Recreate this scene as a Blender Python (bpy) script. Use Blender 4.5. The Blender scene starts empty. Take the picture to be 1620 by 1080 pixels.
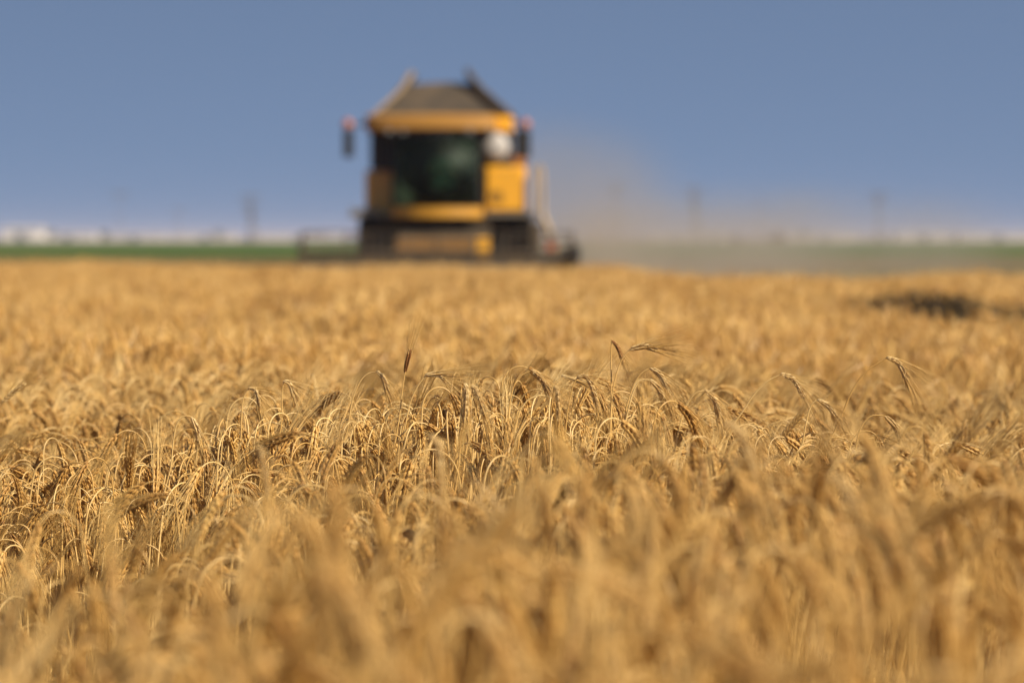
import bpy, math, random
import numpy as np
from mathutils import Vector, Matrix, Quaternion

R = math.radians
random.seed(7)
rng = np.random.default_rng(11)
S = bpy.context.scene

# ------------------------------------------------------------------ camera
F = 6000.0            # focal length in photo pixels (photo is 1620 wide)
CZ = 1.11             # eye height
PITCH = math.atan(165.0 / F)
cam_d = bpy.data.cameras.new("camera")
cam = bpy.data.objects.new("camera", cam_d)
S.collection.objects.link(cam)
cam_d.sensor_width = 36.0
cam_d.lens = 36.0 * F / 1620.0
cam_d.clip_start = 0.05
cam_d.clip_end = 30000
cam.location = (0, 0, CZ)
cam.rotation_euler = (R(90) - PITCH, 0, 0)
cam_d.dof.use_dof = True
cam_d.dof.focus_distance = 8.55
cam_d.dof.aperture_fstop = 3.5
S.camera = cam

# ------------------------------------------------------------------ world, sun, exposure
SUN_ELEV, SUN_AZ = 37.0, 122.0        # azimuth clockwise from +Y (the viewing direction)
w = bpy.data.worlds.new("World"); S.world = w; w.use_nodes = True
nt = w.node_tree; nt.nodes.clear()
out = nt.nodes.new("ShaderNodeOutputWorld"); bg = nt.nodes.new("ShaderNodeBackground")
sky = nt.nodes.new("ShaderNodeTexSky"); sky.sky_type = 'NISHITA'; sky.sun_disc = False
sky.sun_elevation = R(SUN_ELEV); sky.sun_rotation = R(SUN_AZ)
sky.air_density = 1.0; sky.dust_density = 0.6; sky.ozone_density = 3.0
bg.inputs[1].default_value = 0.094
# the deep blue of the low sky: the sky is read a little higher up than it stands
stc = nt.nodes.new("ShaderNodeTexCoord"); smp = nt.nodes.new("ShaderNodeMapping")
smp.inputs['Scale'].default_value = (1, 1, 2.2); smp.inputs['Location'].default_value = (0, 0, 0.42)
nt.links.new(stc.outputs['Generated'], smp.inputs[0]); nt.links.new(smp.outputs[0], sky.inputs[0])
shs = nt.nodes.new("ShaderNodeHueSaturation"); shs.inputs['Saturation'].default_value = 0.87; shs.inputs['Hue'].default_value = 0.498
nt.links.new(sky.outputs[0], shs.inputs['Color']); nt.links.new(shs.outputs[0], bg.inputs[0])
nt.links.new(bg.outputs[0], out.inputs[0])
SKY_NODES = (nt, sky, bg)

sd = bpy.data.lights.new("sun", 'SUN'); sun = bpy.data.objects.new("sun", sd); S.collection.objects.link(sun)
sd.energy = 5.0; sd.angle = R(0.5); sd.color = (1.0, 0.895, 0.71)
sv = Vector((math.sin(R(SUN_AZ)) * math.cos(R(SUN_ELEV)), math.cos(R(SUN_AZ)) * math.cos(R(SUN_ELEV)), math.sin(R(SUN_ELEV))))
sun.rotation_euler = sv.to_track_quat('Z', 'Y').to_euler()
S.view_settings.view_transform = 'Standard'; S.view_settings.look = 'None'
S.view_settings.gamma = 1; S.view_settings.exposure = 0.53
S.render.engine = 'CYCLES'
S.cycles.use_denoising = True
S.cycles.max_bounces = 8; S.cycles.diffuse_bounces = 3; S.cycles.transparent_max_bounces = 12
S.cycles.volume_bounces = 1; S.cycles.volume_step_rate = 2.0; S.cycles.volume_max_steps = 96
S.cycles.caustics_reflective = False; S.cycles.caustics_refractive = False

# ------------------------------------------------------------------ helpers
cp, sp = math.cos(PITCH), math.sin(PITCH)
def at(px, py, d):
    """the point that the photograph shows at pixel (px, py), at distance d along +Y"""
    a = (px - 810.0) / F; b = (540.0 - py) / F
    v = Vector((a, cp + b * sp, -sp + b * cp))
    return Vector((0, 0, CZ)) + v * (d / v.y)
def zpx(py, d): return at(810, py, d).z
def project(x, y, z):
    dz = z - CZ
    f = y * cp - dz * sp; u = y * sp + dz * cp
    return 810 + F * x / f, 540 - F * u / f

def tag(o, label=None, cat=None, group=None, kind=None):
    if label: o["label"] = label
    if cat: o["category"] = cat
    if group: o["group"] = group
    if kind: o["kind"] = kind
    return o
def empty(name, loc=(0, 0, 0), rz=0, parent=None):
    o = bpy.data.objects.new(name, None); S.collection.objects.link(o)
    o.location = loc; o.rotation_euler = (0, 0, rz); o.empty_display_size = 0.2
    if parent: o.parent = parent
    return o

class MB:
    def __init__(s): s.v = []; s.f = []; s.m = []; s.mi = 0
    def add(s, vs, fs):
        k = len(s.v); s.v.extend([tuple(p) for p in vs]); s.f.extend([tuple(i + k for i in f) for f in fs]); s.m.extend([s.mi] * len(fs)); return s
    def box(s, a, b, bev=0.0, tx=0.0, ty=0.0):
        """box from corner a to corner b; tx, ty pull the top in; bev chamfers the vertical and top edges"""
        (x0, y0, z0), (x1, y1, z1) = a, b
        if bev <= 0:
            vs = [(x0, y0, z0), (x1, y0, z0), (x1, y1, z0), (x0, y1, z0), (x0 + tx, y0 + ty, z1), (x1 - tx, y0 + ty, z1), (x1 - tx, y1 - ty, z1), (x0 + tx, y1 - ty, z1)]
            return s.add(vs, [(3, 2, 1, 0), (4, 5, 6, 7), (0, 1, 5, 4), (1, 2, 6, 5), (2, 3, 7, 6), (3, 0, 4, 7)])
        def ring(z, o, q=0.0):
            c = bev
            X0, X1, Y0, Y1 = x0 + o + tx * q, x1 - o - tx * q, y0 + o + ty * q, y1 - o - ty * q
            return [(X0 + c, Y0, z), (X1 - c, Y0, z), (X1, Y0 + c, z), (X1, Y1 - c, z), (X1 - c, Y1, z), (X0 + c, Y1, z), (X0, Y1 - c, z), (X0, Y0 + c, z)]
        rs = [ring(z0, bev * .6), ring(z0 + bev * .6, 0), ring(z1 - bev * .6, 0, 1), ring(z1, bev * .6, 1)]
        vs = [p for r in rs for p in r]; fs = [tuple(range(7, -1, -1)), tuple(range(24, 32))]
        for j in range(3):
            for i in range(8):
                k = (i + 1) % 8; fs.append((j * 8 + i, j * 8 + k, (j + 1) * 8 + k, (j + 1) * 8 + i))
        return s.add(vs, fs)
    def tube(s, pts, r, n=8, cap=True, r2=None):
        pts = [Vector(p) for p in pts]; m = len(pts)
        rr = r if hasattr(r, '__len__') else [r + ((r2 if r2 is not None else r) - r) * i / max(1, m - 1) for i in range(m)]
        vs = []; prev = None
        for i, p in enumerate(pts):
            t = (pts[min(i + 1, m - 1)] - pts[max(i - 1, 0)]).normalized()
            if prev is None:
                a = t.cross(Vector((0, 0, 1)))
                if a.length < 0.2: a = t.cross(Vector((0, 1, 0)))
                a.normalize()
            else:
                a = (prev - t * prev.dot(t)).normalized()
            prev = a; b = t.cross(a)
            for k in range(n):
                q = 2 * math.pi * k / n
                vs.append(p + (a * math.cos(q) + b * math.sin(q)) * rr[i])
        fs = []
        for i in range(m - 1):
            for k in range(n):
                k2 = (k + 1) % n
                fs.append((i * n + k, i * n + k2, (i + 1) * n + k2, (i + 1) * n + k))
        if cap and n > 2:
            fs.append(tuple(range(n - 1, -1, -1))); fs.append(tuple(range((m - 1) * n, m * n)))
        return s.add(vs, fs)
    def lathe(s, c, axis, prof, n=32):
        """prof: list of (distance along axis, radius)"""
        c = Vector(c); ax = Vector(axis).normalized()
        a = ax.cross(Vector((0, 0, 1)));
        if a.length < .2: a = ax.cross(Vector((0, 1, 0)))
        a.normalize(); b = ax.cross(a); vs = []; fs = []
        for h, r in prof:
            for k in range(n):
                q = 2 * math.pi * k / n; vs.append(c + ax * h + (a * math.cos(q) + b * math.sin(q)) * r)
        for i in range(len(prof) - 1):
            for k in range(n):
                k2 = (k + 1) % n; fs.append((i * n + k, i * n + k2, (i + 1) * n + k2, (i + 1) * n + k))
        fs.append(tuple(range(n - 1, -1, -1))); fs.append(tuple(range((len(prof) - 1) * n, len(prof) * n)))
        return s.add(vs, fs)
    def prism(s, poly, d0, d1, axis='y'):
        """polygon in the plane across the axis, pushed from d0 to d1"""
        n = len(poly)
        def P(p, d): return (p[0], d, p[1]) if axis == 'y' else ((d, p[0], p[1]) if axis == 'x' else (p[0], p[1], d))
        vs = [P(p, d0) for p in poly] + [P(p, d1) for p in poly]
        fs = [tuple(range(n)), tuple(range(2 * n - 1, n - 1, -1))] + [(i, i + n, (i + 1) % n + n, (i + 1) % n) for i in range(n)]
        return s.add(vs, fs)
    def ellipsoid(s, c, r, n=12, m=8):
        c = Vector(c); vs = [(c.x, c.y, c.z + r[2])]; fs = []
        for i in range(1, m):
            t = math.pi * i / m
            for k in range(n):
                q = 2 * math.pi * k / n; vs.append((c.x + r[0] * math.sin(t) * math.cos(q), c.y + r[1] * math.sin(t) * math.sin(q), c.z + r[2] * math.cos(t)))
        vs.append((c.x, c.y, c.z - r[2])); L = len(vs) - 1
        for k in range(n): fs.append((0, 1 + k, 1 + (k + 1) % n)); fs.append((L, L - n + (k + 1) % n, L - n + k))
        for i in range(m - 2):
            for k in range(n): fs.append((1 + i * n + k, 1 + (i + 1) * n + k, 1 + (i + 1) * n + (k + 1) % n, 1 + i * n + (k + 1) % n))
        return s.add(vs, fs)
    def mesh(s, name, mats, smooth=False):
        me = bpy.data.meshes.new(name); me.from_pydata(s.v, [], s.f)
        mats = mats if isinstance(mats, (list, tuple)) else [mats]
        for m in mats: me.materials.append(m)
        if len(mats) > 1: me.polygons.foreach_set("material_index", s.m)
        if smooth: me.polygons.foreach_set("use_smooth", [True] * len(me.polygons))
        me.update(); return me
    def build(s, name, mats, parent=None, smooth=False, link=True):
        o = bpy.data.objects.new(name, s.mesh(name, mats, smooth))
        if link: S.collection.objects.link(o)
        if parent: o.parent = parent
        return o

# ------------------------------------------------------------------ materials
def new_mat(name):
    m = bpy.data.materials.new(name); m.use_nodes = True; m.node_tree.nodes.clear(); return m, m.node_tree
def nd(t, typ, **kw):
    n = t.nodes.new(typ)
    for k, v in kw.items():
        if k in n.inputs: n.inputs[k].default_value = v
        else: setattr(n, k, v)
    return n
def ramp(t, stops):
    r = t.nodes.new("ShaderNodeValToRGB"); e = r.color_ramp.elements
    while len(e) < len(stops): e.new(0.5)
    for i, (p, c) in enumerate(stops): e[i].position = p; e[i].color = (*c, 1)
    return r
def simple(name, col, rough=0.5, metal=0.0, dirt=0.35, dcol=(0.16, 0.11, 0.06), scale=3.0, coat=0.0):
    """a solid colour with dust and wear blotches of its own"""
    m, t = new_mat(name)
    o = nd(t, "ShaderNodeOutputMaterial"); b = nd(t, "ShaderNodeBsdfPrincipled")
    tc = nd(t, "ShaderNodeTexCoord"); n1 = nd(t, "ShaderNodeTexNoise", Scale=scale, Detail=6.0, Roughness=0.65)
    rp = ramp(t, [(0.42, (0, 0, 0)), (0.72, (1, 1, 1))])
    mx = t.nodes.new("ShaderNodeMix"); mx.data_type = 'RGBA'
    mu = nd(t, "ShaderNodeMath", operation='MULTIPLY'); mu.inputs[1].default_value = dirt
    t.links.new(tc.outputs['Object'], n1.inputs['Vector']); t.links.new(n1.outputs['Fac'], rp.inputs[0])
    t.links.new(rp.outputs[0], mu.inputs[0]); t.links.new(mu.outputs[0], mx.inputs[0])
    mx.inputs[6].default_value = (*col, 1); mx.inputs[7].default_value = (*dcol, 1)
    t.links.new(mx.outputs[2], b.inputs['Base Color'])
    b.inputs['Metallic'].default_value = metal; b.inputs['Coat Weight'].default_value = coat
    mr = nd(t, "ShaderNodeMapRange"); mr.inputs[3].default_value = rough; mr.inputs[4].default_value = min(1, rough + .3)
    t.links.new(mu.outputs[0], mr.inputs[0]); t.links.new(mr.outputs[0], b.inputs['Roughness'])
    t.links.new(b.outputs[0], o.inputs[0]); return m

def straw(name, dark, mid, light, trans=0.3, rough=0.55, spec=0.3):
    m, t = new_mat(name)
    o = nd(t, "ShaderNodeOutputMaterial"); b = nd(t, "ShaderNodeBsdfPrincipled", Roughness=rough)
    b.inputs['Specular IOR Level'].default_value = spec
    tr = nd(t, "ShaderNodeBsdfTranslucent"); ms = nd(t, "ShaderNodeMixShader"); ms.inputs[0].default_value = trans
    oi = nd(t, "ShaderNodeObjectInfo"); ge = nd(t, "ShaderNodeNewGeometry"); tc = nd(t, "ShaderNodeTexCoord")
    n = nd(t, "ShaderNodeTexNoise", Scale=55.0, Detail=3.0)
    t.links.new(tc.outputs['Object'], n.inputs['Vector'])
    # a broad drift of colour through the field, fixed to the ground
    n2 = nd(t, "ShaderNodeTexNoise", Scale=0.55, Detail=2.0); t.links.new(ge.outputs['Position'], n2.inputs['Vector'])
    def mul(x, k):
        q = nd(t, "ShaderNodeMath", operation='MULTIPLY'); q.inputs[1].default_value = k; t.links.new(x, q.inputs[0]); return q.outputs[0]
    def add(x, y):
        q = nd(t, "ShaderNodeMath", operation='ADD'); t.links.new(x, q.inputs[0]); t.links.new(y, q.inputs[1]); return q.outputs[0]
    s_ = add(add(mul(oi.outputs['Random'], 0.30), mul(ge.outputs['Random Per Island'], 0.28)), add(mul(n.outputs['Fac'], 0.30), mul(n2.outputs['Fac'], 0.36)))
    rp = ramp(t, [(0.22, dark), (0.58, mid), (0.92, light)])
    t.links.new(s_, rp.inputs[0]); t.links.new(rp.outputs[0], b.inputs['Base Color']); t.links.new(rp.outputs[0], tr.inputs[0])
    t.links.new(b.outputs[0], ms.inputs[1]); t.links.new(tr.outputs[0], ms.inputs[2]); t.links.new(ms.outputs[0], o.inputs[0])
    return m
M = {}
M['stem'] = straw("straw_stem", (0.24, 0.105, 0.022), (0.62, 0.365, 0.105), (0.86, 0.61, 0.26), 0.12, 0.38, 0.45)
M['ear'] = straw("barley_grain", (0.17, 0.062, 0.012), (0.56, 0.30, 0.076), (0.82, 0.54, 0.18), 0.14, 0.5, 0.35)
M['awn'] = straw("barley_awn", (0.34, 0.165, 0.035), (0.70, 0.43, 0.13), (0.90, 0.66, 0.29), 0.20, 0.4, 0.4)
M['leaf'] = straw("dry_leaf", (0.13, 0.055, 0.013), (0.46, 0.255, 0.07), (0.74, 0.50, 0.18), 0.22, 0.6, 0.25)
M['pale_ear'] = straw('pale_barley_grain', (0.52, 0.31, 0.11), (0.76, 0.53, 0.23), (0.90, 0.70, 0.36), 0.25)
M['dark_ear'] = straw("brown_grain", (0.09, 0.035, 0.010), (0.27, 0.11, 0.030), (0.44, 0.21, 0.06), 0.1)
M['shade_stalk'] = straw("crop_gap_shade", (0.020, 0.014, 0.006), (0.075, 0.050, 0.020), (0.20, 0.13, 0.05), 0.1)  # dark brown that stands for the shade inside the crop gap
PM = [M['stem'], M['ear'], M['awn'], M['leaf']]

# ------------------------------------------------------------------ barley: stem, ear, awns, leaf
def kernel(mb, c, ax, side, L, W, T, n=6):
    ax = ax.normalized(); a = (side - ax * side.dot(ax)).normalized(); b = ax.cross(a)
    prof = [(-.5, .25), (-.28, .85), (.0, 1.0), (.28, .62), (.5, .12)]
    vs = [c + ax * (h * L) + (a * math.cos(2 * math.pi * k / n) * T * .5 + b * math.sin(2 * math.pi * k / n) * W * .5) * r for h, r in prof for k in range(n)]
    fs = [(i * n + k, i * n + (k + 1) % n, (i + 1) * n + (k + 1) % n, (i + 1) * n + k) for i in range(len(prof) - 1) for k in range(n)]
    fs += [tuple(range(n - 1, -1, -1)), tuple(range((len(prof) - 1) * n, len(prof) * n))]
    mb.add(vs, fs)
def resample(pts, n):
    pts = [Vector(p) for p in pts]
    d = [0]
    for i in range(1, len(pts)): d.append(d[-1] + (pts[i] - pts[i - 1]).length)
    o = []; j = 0
    for k in range(n):
        s = d[-1] * k / (n - 1)
        while j < len(pts) - 2 and d[j + 1] < s: j += 1
        q = (s - d[j]) / max(1e-9, d[j + 1] - d[j]); o.append(pts[j].lerp(pts[j + 1], min(1, max(0, q))))
    return o
def catmull(P, k=8):
    P = [Vector(p) for p in P]; Q = [P[0] * 2 - P[1]] + P + [P[-1] * 2 - P[-2]]; o = []
    for i in range(1, len(Q) - 2):
        for j in range(k):
            t = j / k; a, b, c, d = Q[i - 1], Q[i], Q[i + 1], Q[i + 2]
            o.append(.5 * ((2 * b) + (c - a) * t + (2 * a - 5 * b + 4 * c - d) * t * t + (3 * b - a - 3 * c + d) * t ** 3))
    o.append(P[-1]); return o
def barley(stem, ear, rnd, lod=0, awn_len=0.12, awn_spread=0.13, leaves=1, width=1.0, awn_n=None, down=0.0):
    """returns four builders: stem, ear, awns, leaf. stem and ear are polylines in metres."""
    bs, be, ba, bl = MB(), MB(), MB(), MB()
    if lod == 0:
        st = resample(stem, 110); st = st[:88:8] + st[88:]; NS = len(st)
        rad = []
        for i in range(NS):
            u = i / (NS - 1); r = 0.0021 - 0.0009 * u
            if i in (4, 9): r *= 1.3
            rad.append(r)
        bs.tube(st, rad, 6, cap=False)
        e = resample(ear, 15); n = len(e)
        roll = rnd.uniform(0, math.pi)
        be.tube(e, 0.0012, 5)
        for i in range(0, n - 1):
            T = (e[min(i + 1, n - 1)] - e[max(i - 1, 0)]).normalized()
            ref = Vector((0, 1, 0)); s0 = T.cross(ref)
            if s0.length < .1: s0 = T.cross(Vector((1, 0, 0)))
            s0.normalize(); s0 = Quaternion(T, roll) @ s0
            sd = s0 if i % 2 == 0 else -s0
            taper = (0.72 + 0.28 * math.sin(math.pi * min(1, (i + 1.2) / 6.0) / 2)) * (1.0 if i < n - 4 else 1.0 - 0.13 * (i - n + 5))
            for ang in (-52, 0, 52):
                q = Quaternion(T, R(ang + rnd.uniform(-6, 6))) @ sd
                ax = (T + q * rnd.uniform(0.20, 0.34)).normalized()
                L = 0.0150 * taper * rnd.uniform(.9, 1.1)
                c = e[i] + q * 0.0034 * width * taper + ax * L * .3
                kernel(be, c, ax, q, L, 0.0038 * width * taper, 0.0028 * width * taper)
                if awn_n is not None and rnd.random() > awn_n: continue
                tip = c + ax * L * .45
                d0 = (T * 1.0 + q * awn_spread * rnd.uniform(.3, 1.5)).normalized()
                AL = awn_len * rnd.uniform(.7, 1.12) * (1 - .25 * i / n)
                p = [tip]; d = d0
                bend = Vector((rnd.uniform(-.05, .05), rnd.uniform(-.05, .05), -down + rnd.uniform(-.03, .03)))
                for k in range(4):
                    p.append(p[-1] + d * AL / 4); d = (d + bend + q * .012).normalized()
                ba.tube(p, 0.00062, 3, cap=False, r2=0.00024)
    else:
        st = resample(stem, 10); bs.tube(st, 0.0015, 3, cap=False, r2=.001)
        e = resample(ear, 7)
        be.tube(e, [0.002, .0052, .0062, .0063, .0056, .0046, .0016], 6, cap=False)
        # husk tips standing off the spindle give it a broken edge
        for i in range(1, 6):
            T = (e[i + 1] - e[i - 1]).normalized(); s0 = T.cross(Vector((rnd.uniform(-1, 1), rnd.uniform(-1, 1), .3))).normalized()
            for sg in (1, -1):
                c = e[i] + s0 * sg * .0045
                kernel(be, c + T * .003, (T + s0 * sg * .4), s0, .012, .0045, .004, 3)
        T = (e[-1] - e[-3]).normalized()
        for k in range(7):
            d = (T + Vector((rnd.gauss(0, 1), rnd.gauss(0, 1), rnd.gauss(0, 1))) * awn_spread * .7).normalized()
            s = e[rnd.randrange(1, 6)]; p1 = s + d * awn_len * .6; p2 = p1 + (d + Vector((0, 0, -down))).normalized() * awn_len * .5
            ba.tube([s, p1, p2], 0.0010, 3, cap=False, r2=0.0003)
    for q in range(leaves):
        zt_ = max(p.z for p in st); ok = [k for k, p in enumerate(st) if .45 * zt_ < p.z < .87 * zt_] or [len(st) // 2]; b = st[rnd.choice(ok[:max(1, len(ok))])]; an = rnd.uniform(0, 6.28)
        out = Vector((math.cos(an), math.sin(an), 0)); Lf = rnd.uniform(.08, .17); wd = rnd.uniform(.002, .0048)
        seg = 8 if lod == 0 else 4; el = rnd.uniform(.5, 1.2); droop = rnd.uniform(1.2, 2.9); tw = rnd.uniform(-1.5, 1.5)
        p = b.copy(); vs = []
        for k in range(seg + 1):
            u = k / seg; th = el - droop * u; T = out * math.cos(th) + Vector((0, 0, 1)) * math.sin(th)
            sdv = Quaternion(T, tw * u) @ Vector((-out.y, out.x, 0)); wv = wd * (1 - u ** 2.2) + .0004
            nn = T.cross(sdv)
            vs += [p - sdv * wv, p + nn * wv * .35, p + sdv * wv]; p = p + T * Lf / seg
        fs = []
        for k in range(seg):
            a = k * 3; fs += [(a, a + 1, a + 4, a + 3), (a + 1, a + 2, a + 5, a + 4)]
        bl.add(vs, fs)
    return bs, be, ba, bl

TOP = 0.98
def plant_path(rnd, neck=None, th1=None, th2=None, ear_len=None, bow=None):
    neck = neck or rnd.choice([rnd.uniform(.02, .05)] * 3 + [rnd.uniform(.05, .10)]); th1 = th1 if th1 is not None else rnd.choice([rnd.uniform(120, 150)] * 4 + [rnd.uniform(145, 170)] * 6 + [rnd.uniform(70, 105)])
    th2 = th2 if th2 is not None else min(175, th1 + rnd.uniform(20, 45)); ear_len = ear_len or rnd.uniform(.068, .092)
    th0 = rnd.uniform(0, 7); y_w = rnd.uniform(-.05, .05)
    L1 = .9; pts = []; x = z = 0; ds = .005; s = 0; y = 0
    tot = L1 + neck
    while s < tot:
        th = th0 if s < L1 - .06 else None
        if th is None:
            u = (s - (L1 - .06)) / (neck + .06); th = th0 + (th1 - th0) * u ** 1.5
        pts.append(Vector((x, y, z))); x += ds * math.sin(R(th)); z += ds * math.cos(R(th)); y += y_w * ds * (s / tot); s += ds
    pts.append(Vector((x, y, z)))
    ear = [pts[-1].copy()]; n = 10
    for k in range(n):
        th = th1 + (th2 - th1) * (k / n); x += ear_len / n * math.sin(R(th)); z += ear_len / n * math.cos(R(th)); y += y_w * ear_len / n
        ear.append(Vector((x, y, z)))
    top = max(p.z for p in pts + ear); dz = TOP - top
    pts = [Vector((p.x, p.y, p.z + dz)) for p in pts if p.z + dz > 0.02]; pts.insert(0, Vector((pts[0].x, pts[0].y, 0)))
    ear = [Vector((p.x, p.y, p.z + dz)) for p in ear]
    return pts, ear

lib = bpy.data.collections.new("barley_kinds")        # sources of the instanced crop; not linked to the scene
near_parts = []
NV = 16
for i in range(NV):
    rnd = random.Random(100 + i)
    if i in (5, 12): s_, e_ = plant_path(rnd, th1=rnd.uniform(8, 30), th2=rnd.uniform(30, 50))
    else: s_, e_ = plant_path(rnd)
    bs, be, ba, bl = barley(s_, e_, rnd, 0, awn_len=rnd.uniform(.09, .14), awn_spread=rnd.uniform(.05, .12), leaves=rnd.choice([0, 1, 1]), down=.06, width=1.36, awn_n=.72)
    near_parts.append((bs, be, ba, bl))
    mb = MB()
    for k, q in enumerate((bs, be, ba, bl)): mb.mi = k; mb.add(q.v, q.f)
    lib.objects.link(mb.build("stalk_%02d" % i, PM, smooth=True, link=False))
NT = 9
for i in range(NT):
    rnd = random.Random(300 + i); mb = MB()
    for j in range(23):
        s_, e_ = plant_path(rnd) if rnd.random() > .08 else plant_path(rnd, th1=20, th2=40)
        q4 = barley(s_, e_, rnd, 1, leaves=1 if rnd.random() < .7 else 0, down=.1)
        ox, oy = rnd.uniform(-.2, .2), rnd.uniform(-.2, .2); az = rnd.gauss(0, .9); ca, sa = math.cos(az), math.sin(az); dz = rnd.gauss(0, .022)
        for k, q in enumerate(q4):
            mb.mi = k; mb.add([(p[0] * ca - p[1] * sa + ox, p[0] * sa + p[1] * ca + oy, p[2] + dz) for p in q.v], q.f)
    lib.objects.link(mb.build("tuft_%02d" % i, PM, link=False))

# height of the crop, given as the photo row its top reaches at a distance and photo column
XS = [-400, 0, 150, 300, 450, 600, 800, 1000, 1150, 1300, 1450, 1620, 2000]
TAB = {
 2.2: [1330, 1330, 1330, 1320, 1310, 1300, 1290, 1290, 1280, 1280, 1280, 1280, 1280],
 3.0: [1120, 1110, 1090, 1080, 1070, 1060, 1060, 1050, 1040, 1040, 1040, 1040, 1040],
 3.8: [1020, 1015, 1000, 985, 970, 960, 950, 945, 935, 915, 920, 930, 930],
 4.8: [960, 955, 945, 925, 895, 880, 860, 850, 825, 790, 800, 820, 830],
 6.0: [935, 925, 905, 875, 820, 790, 775, 765, 740, 720, 735, 765, 780],
 7.0: [930, 910, 880, 830, 775, 735, 720, 705, 705, 712, 730, 760, 770],
 7.8: [900, 880, 830, 770, 720, 690, 670, 665, 675, 695, 725, 750, 760],
 8.3: [790, 770, 740, 695, 650, 625, 615, 615, 640, 665, 700, 735, 750],
 8.8: [720, 705, 690, 655, 620, 602, 596, 596, 625, 648, 690, 715, 720],
 9.6: [690, 680, 665, 640, 612, 600, 600, 602, 630, 660, 700, 690, 680],
 11.: [640, 635, 622, 610, 600, 592, 597, 602, 615, 640, 655, 625, 615],
 13.: [600, 595, 590, 582, 575, 575, 580, 585, 590, 610, 618, 605, 600],
 17.: [548, 545, 543, 540, 538, 538, 542, 548, 552, 560, 562, 560, 560],
 23.: [500, 500, 498, 498, 496, 496, 500, 505, 510, 514, 512, 512, 512],
 26.: [486, 486, 485, 484, 484, 482, 488, 492, 494, 500, 505, 500, 500],
 32.: [466, 466, 465, 464, 463, 462, 464, 467, 468, 466, 462, 468, 470],
 45.: [441, 441, 440, 440, 439, 437, 437, 440, 444, 448, 440, 446, 450],
 60.: [430, 430, 430, 429, 429, 428, 428, 430, 440, 438, 433, 436, 440],
 80.: [417, 417, 417, 418, 419, 421, 423, 425, 438, 436, 432, 434, 436],
}
DS = sorted(TAB); LD = np.log(DS); TZ = np.array([[zpx(v, d) for v in TAB[d]] for d in DS])
def top_z(x, d):
    px = 810 + F * x / d
    r = np.clip(np.searchsorted(LD, np.log(d)) - 1, 0, len(DS) - 2); c = np.clip(np.searchsorted(XS, px) - 1, 0, len(XS) - 2)
    v = np.clip((np.log(d) - LD[r]) / (LD[r + 1] - LD[r]), 0, 1); X = np.array(XS); u = np.clip((px - X[c]) / (X[c + 1] - X[c]), 0, 1)
    return (TZ[r, c] * (1 - u) + TZ[r, c + 1] * u) * (1 - v) + (TZ[r + 1, c] * (1 - u) + TZ[r + 1, c + 1] * u) * v
def wob(x, y, s, seed):
    g = np.random.default_rng(seed); o = 0
    for k in range(7):
        a = g.uniform(0, 6.28); f = s * g.uniform(.6, 1.9); o = o + np.sin((x * math.cos(a) + y * math.sin(a)) * f + g.uniform(0, 6.28))
    return o / 2.6
def inside_gap(x, y):
    """the swathe missing from the crop on the right, and everything past the cut edge"""
    px = 810 + F * x / y
    g = ((px - 1495) / 145.) ** 2 + ((y - 28.6 - .008 * (px - 1500)) / 3.6) ** 2 < 1 + .25 * wob(x, y, 2.2, 5)
    g |= (((px - 1700) / 150.) ** 2 + ((y - 27.5) / 3.0) ** 2 < 1)
    edge = 48 + 6 * wob(x, y * .4, .9, 6) + 3 * wob(x, y, 2.5, 7) + np.clip((985 - px) / 55., 0, 1) * 200 + np.clip((px - 1330) / 80., 0, 1) * 10
    return g | (y > edge)

# ---- single stalks, 2 m to 13 m away
def scatter(d0, d1, dens, mx, mrg):
    A = (mx * (d1 ** 2 - d0 ** 2)) + 2 * mrg * (d1 - d0); n = int(A * dens)
    y = np.sqrt(rng.uniform(d0 ** 2, d1 ** 2, n * 2)); x = rng.uniform(-1, 1, n * 2) * (mx * d1 + mrg)
    k = np.abs(x) < mx * y + mrg; x, y = x[k][:n], y[k][:n]; return x, y
x1, y1 = scatter(2.1, 13.2, 225, .19, .5)
n1 = len(x1)
gap_k = np.ones(n1, bool)
# thin the stand where the photo shows a trodden, shadowed strip in front of the sharp ridge
px1 = 810 + F * x1 / y1
strip = (y1 > 7.35 + .15 * wob(x1, y1, 3, 8)) & (y1 < 8.15) & (px1 < 1000)
gap_k &= ~(strip & (rng.random(n1) < .6))
strip2 = (y1 > 5.6) & (y1 < 8.1) & (px1 < 260 + 80 * wob(x1, y1, 2, 9)); gap_k &= ~(strip2 & (rng.random(n1) < .68))
strip3 = (y1 > 9.3) & (y1 < 10.1) & (px1 > 1250); gap_k &= ~(strip3 & (rng.random(n1) < .5))
x1, y1, px1 = x1[gap_k], y1[gap_k], px1[gap_k]; n1 = len(x1)
h1 = top_z(x1, y1) - .028 * ((y1 > 7.8) & (y1 < 11.5)) + .012 * (y1 < 7) + .012 * (y1 < 5.5) + .034 * wob(x1, y1, 5.0, 1) + rng.normal(0, .026, n1) - .018 - np.abs(rng.normal(0, .045, n1)) + np.where(y1 < 6.8, rng.normal(0, .035, n1), 0)
thin = (y1 > 6.9) | (rng.random(n1) > .22)
x1, y1, px1, h1 = x1[thin], y1[thin], px1[thin], h1[thin]; n1 = len(x1)
az1 = .10 + .75 * wob(x1, y1, 2.6, 2) + rng.normal(0, .55, n1)
flip = rng.random(n1) < .14; az1[flip] += math.pi * rng.uniform(.7, 1.2, flip.sum())
lean = R(1) + np.abs(rng.normal(0, R(4.5), n1)) + R(4) * np.clip(wob(x1, y1, 2.0, 3), 0, 1.3)
lean += R(9) * np.exp(-((px1 - 1240) / 220.) ** 2 - ((y1 - 8.7) / 1.0) ** 2)
lean_az = az1 + rng.normal(0, .6, n1)
sc1 = rng.uniform(.96, 1.28, n1)
id1 = rng.integers(0, NV, n1)
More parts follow.
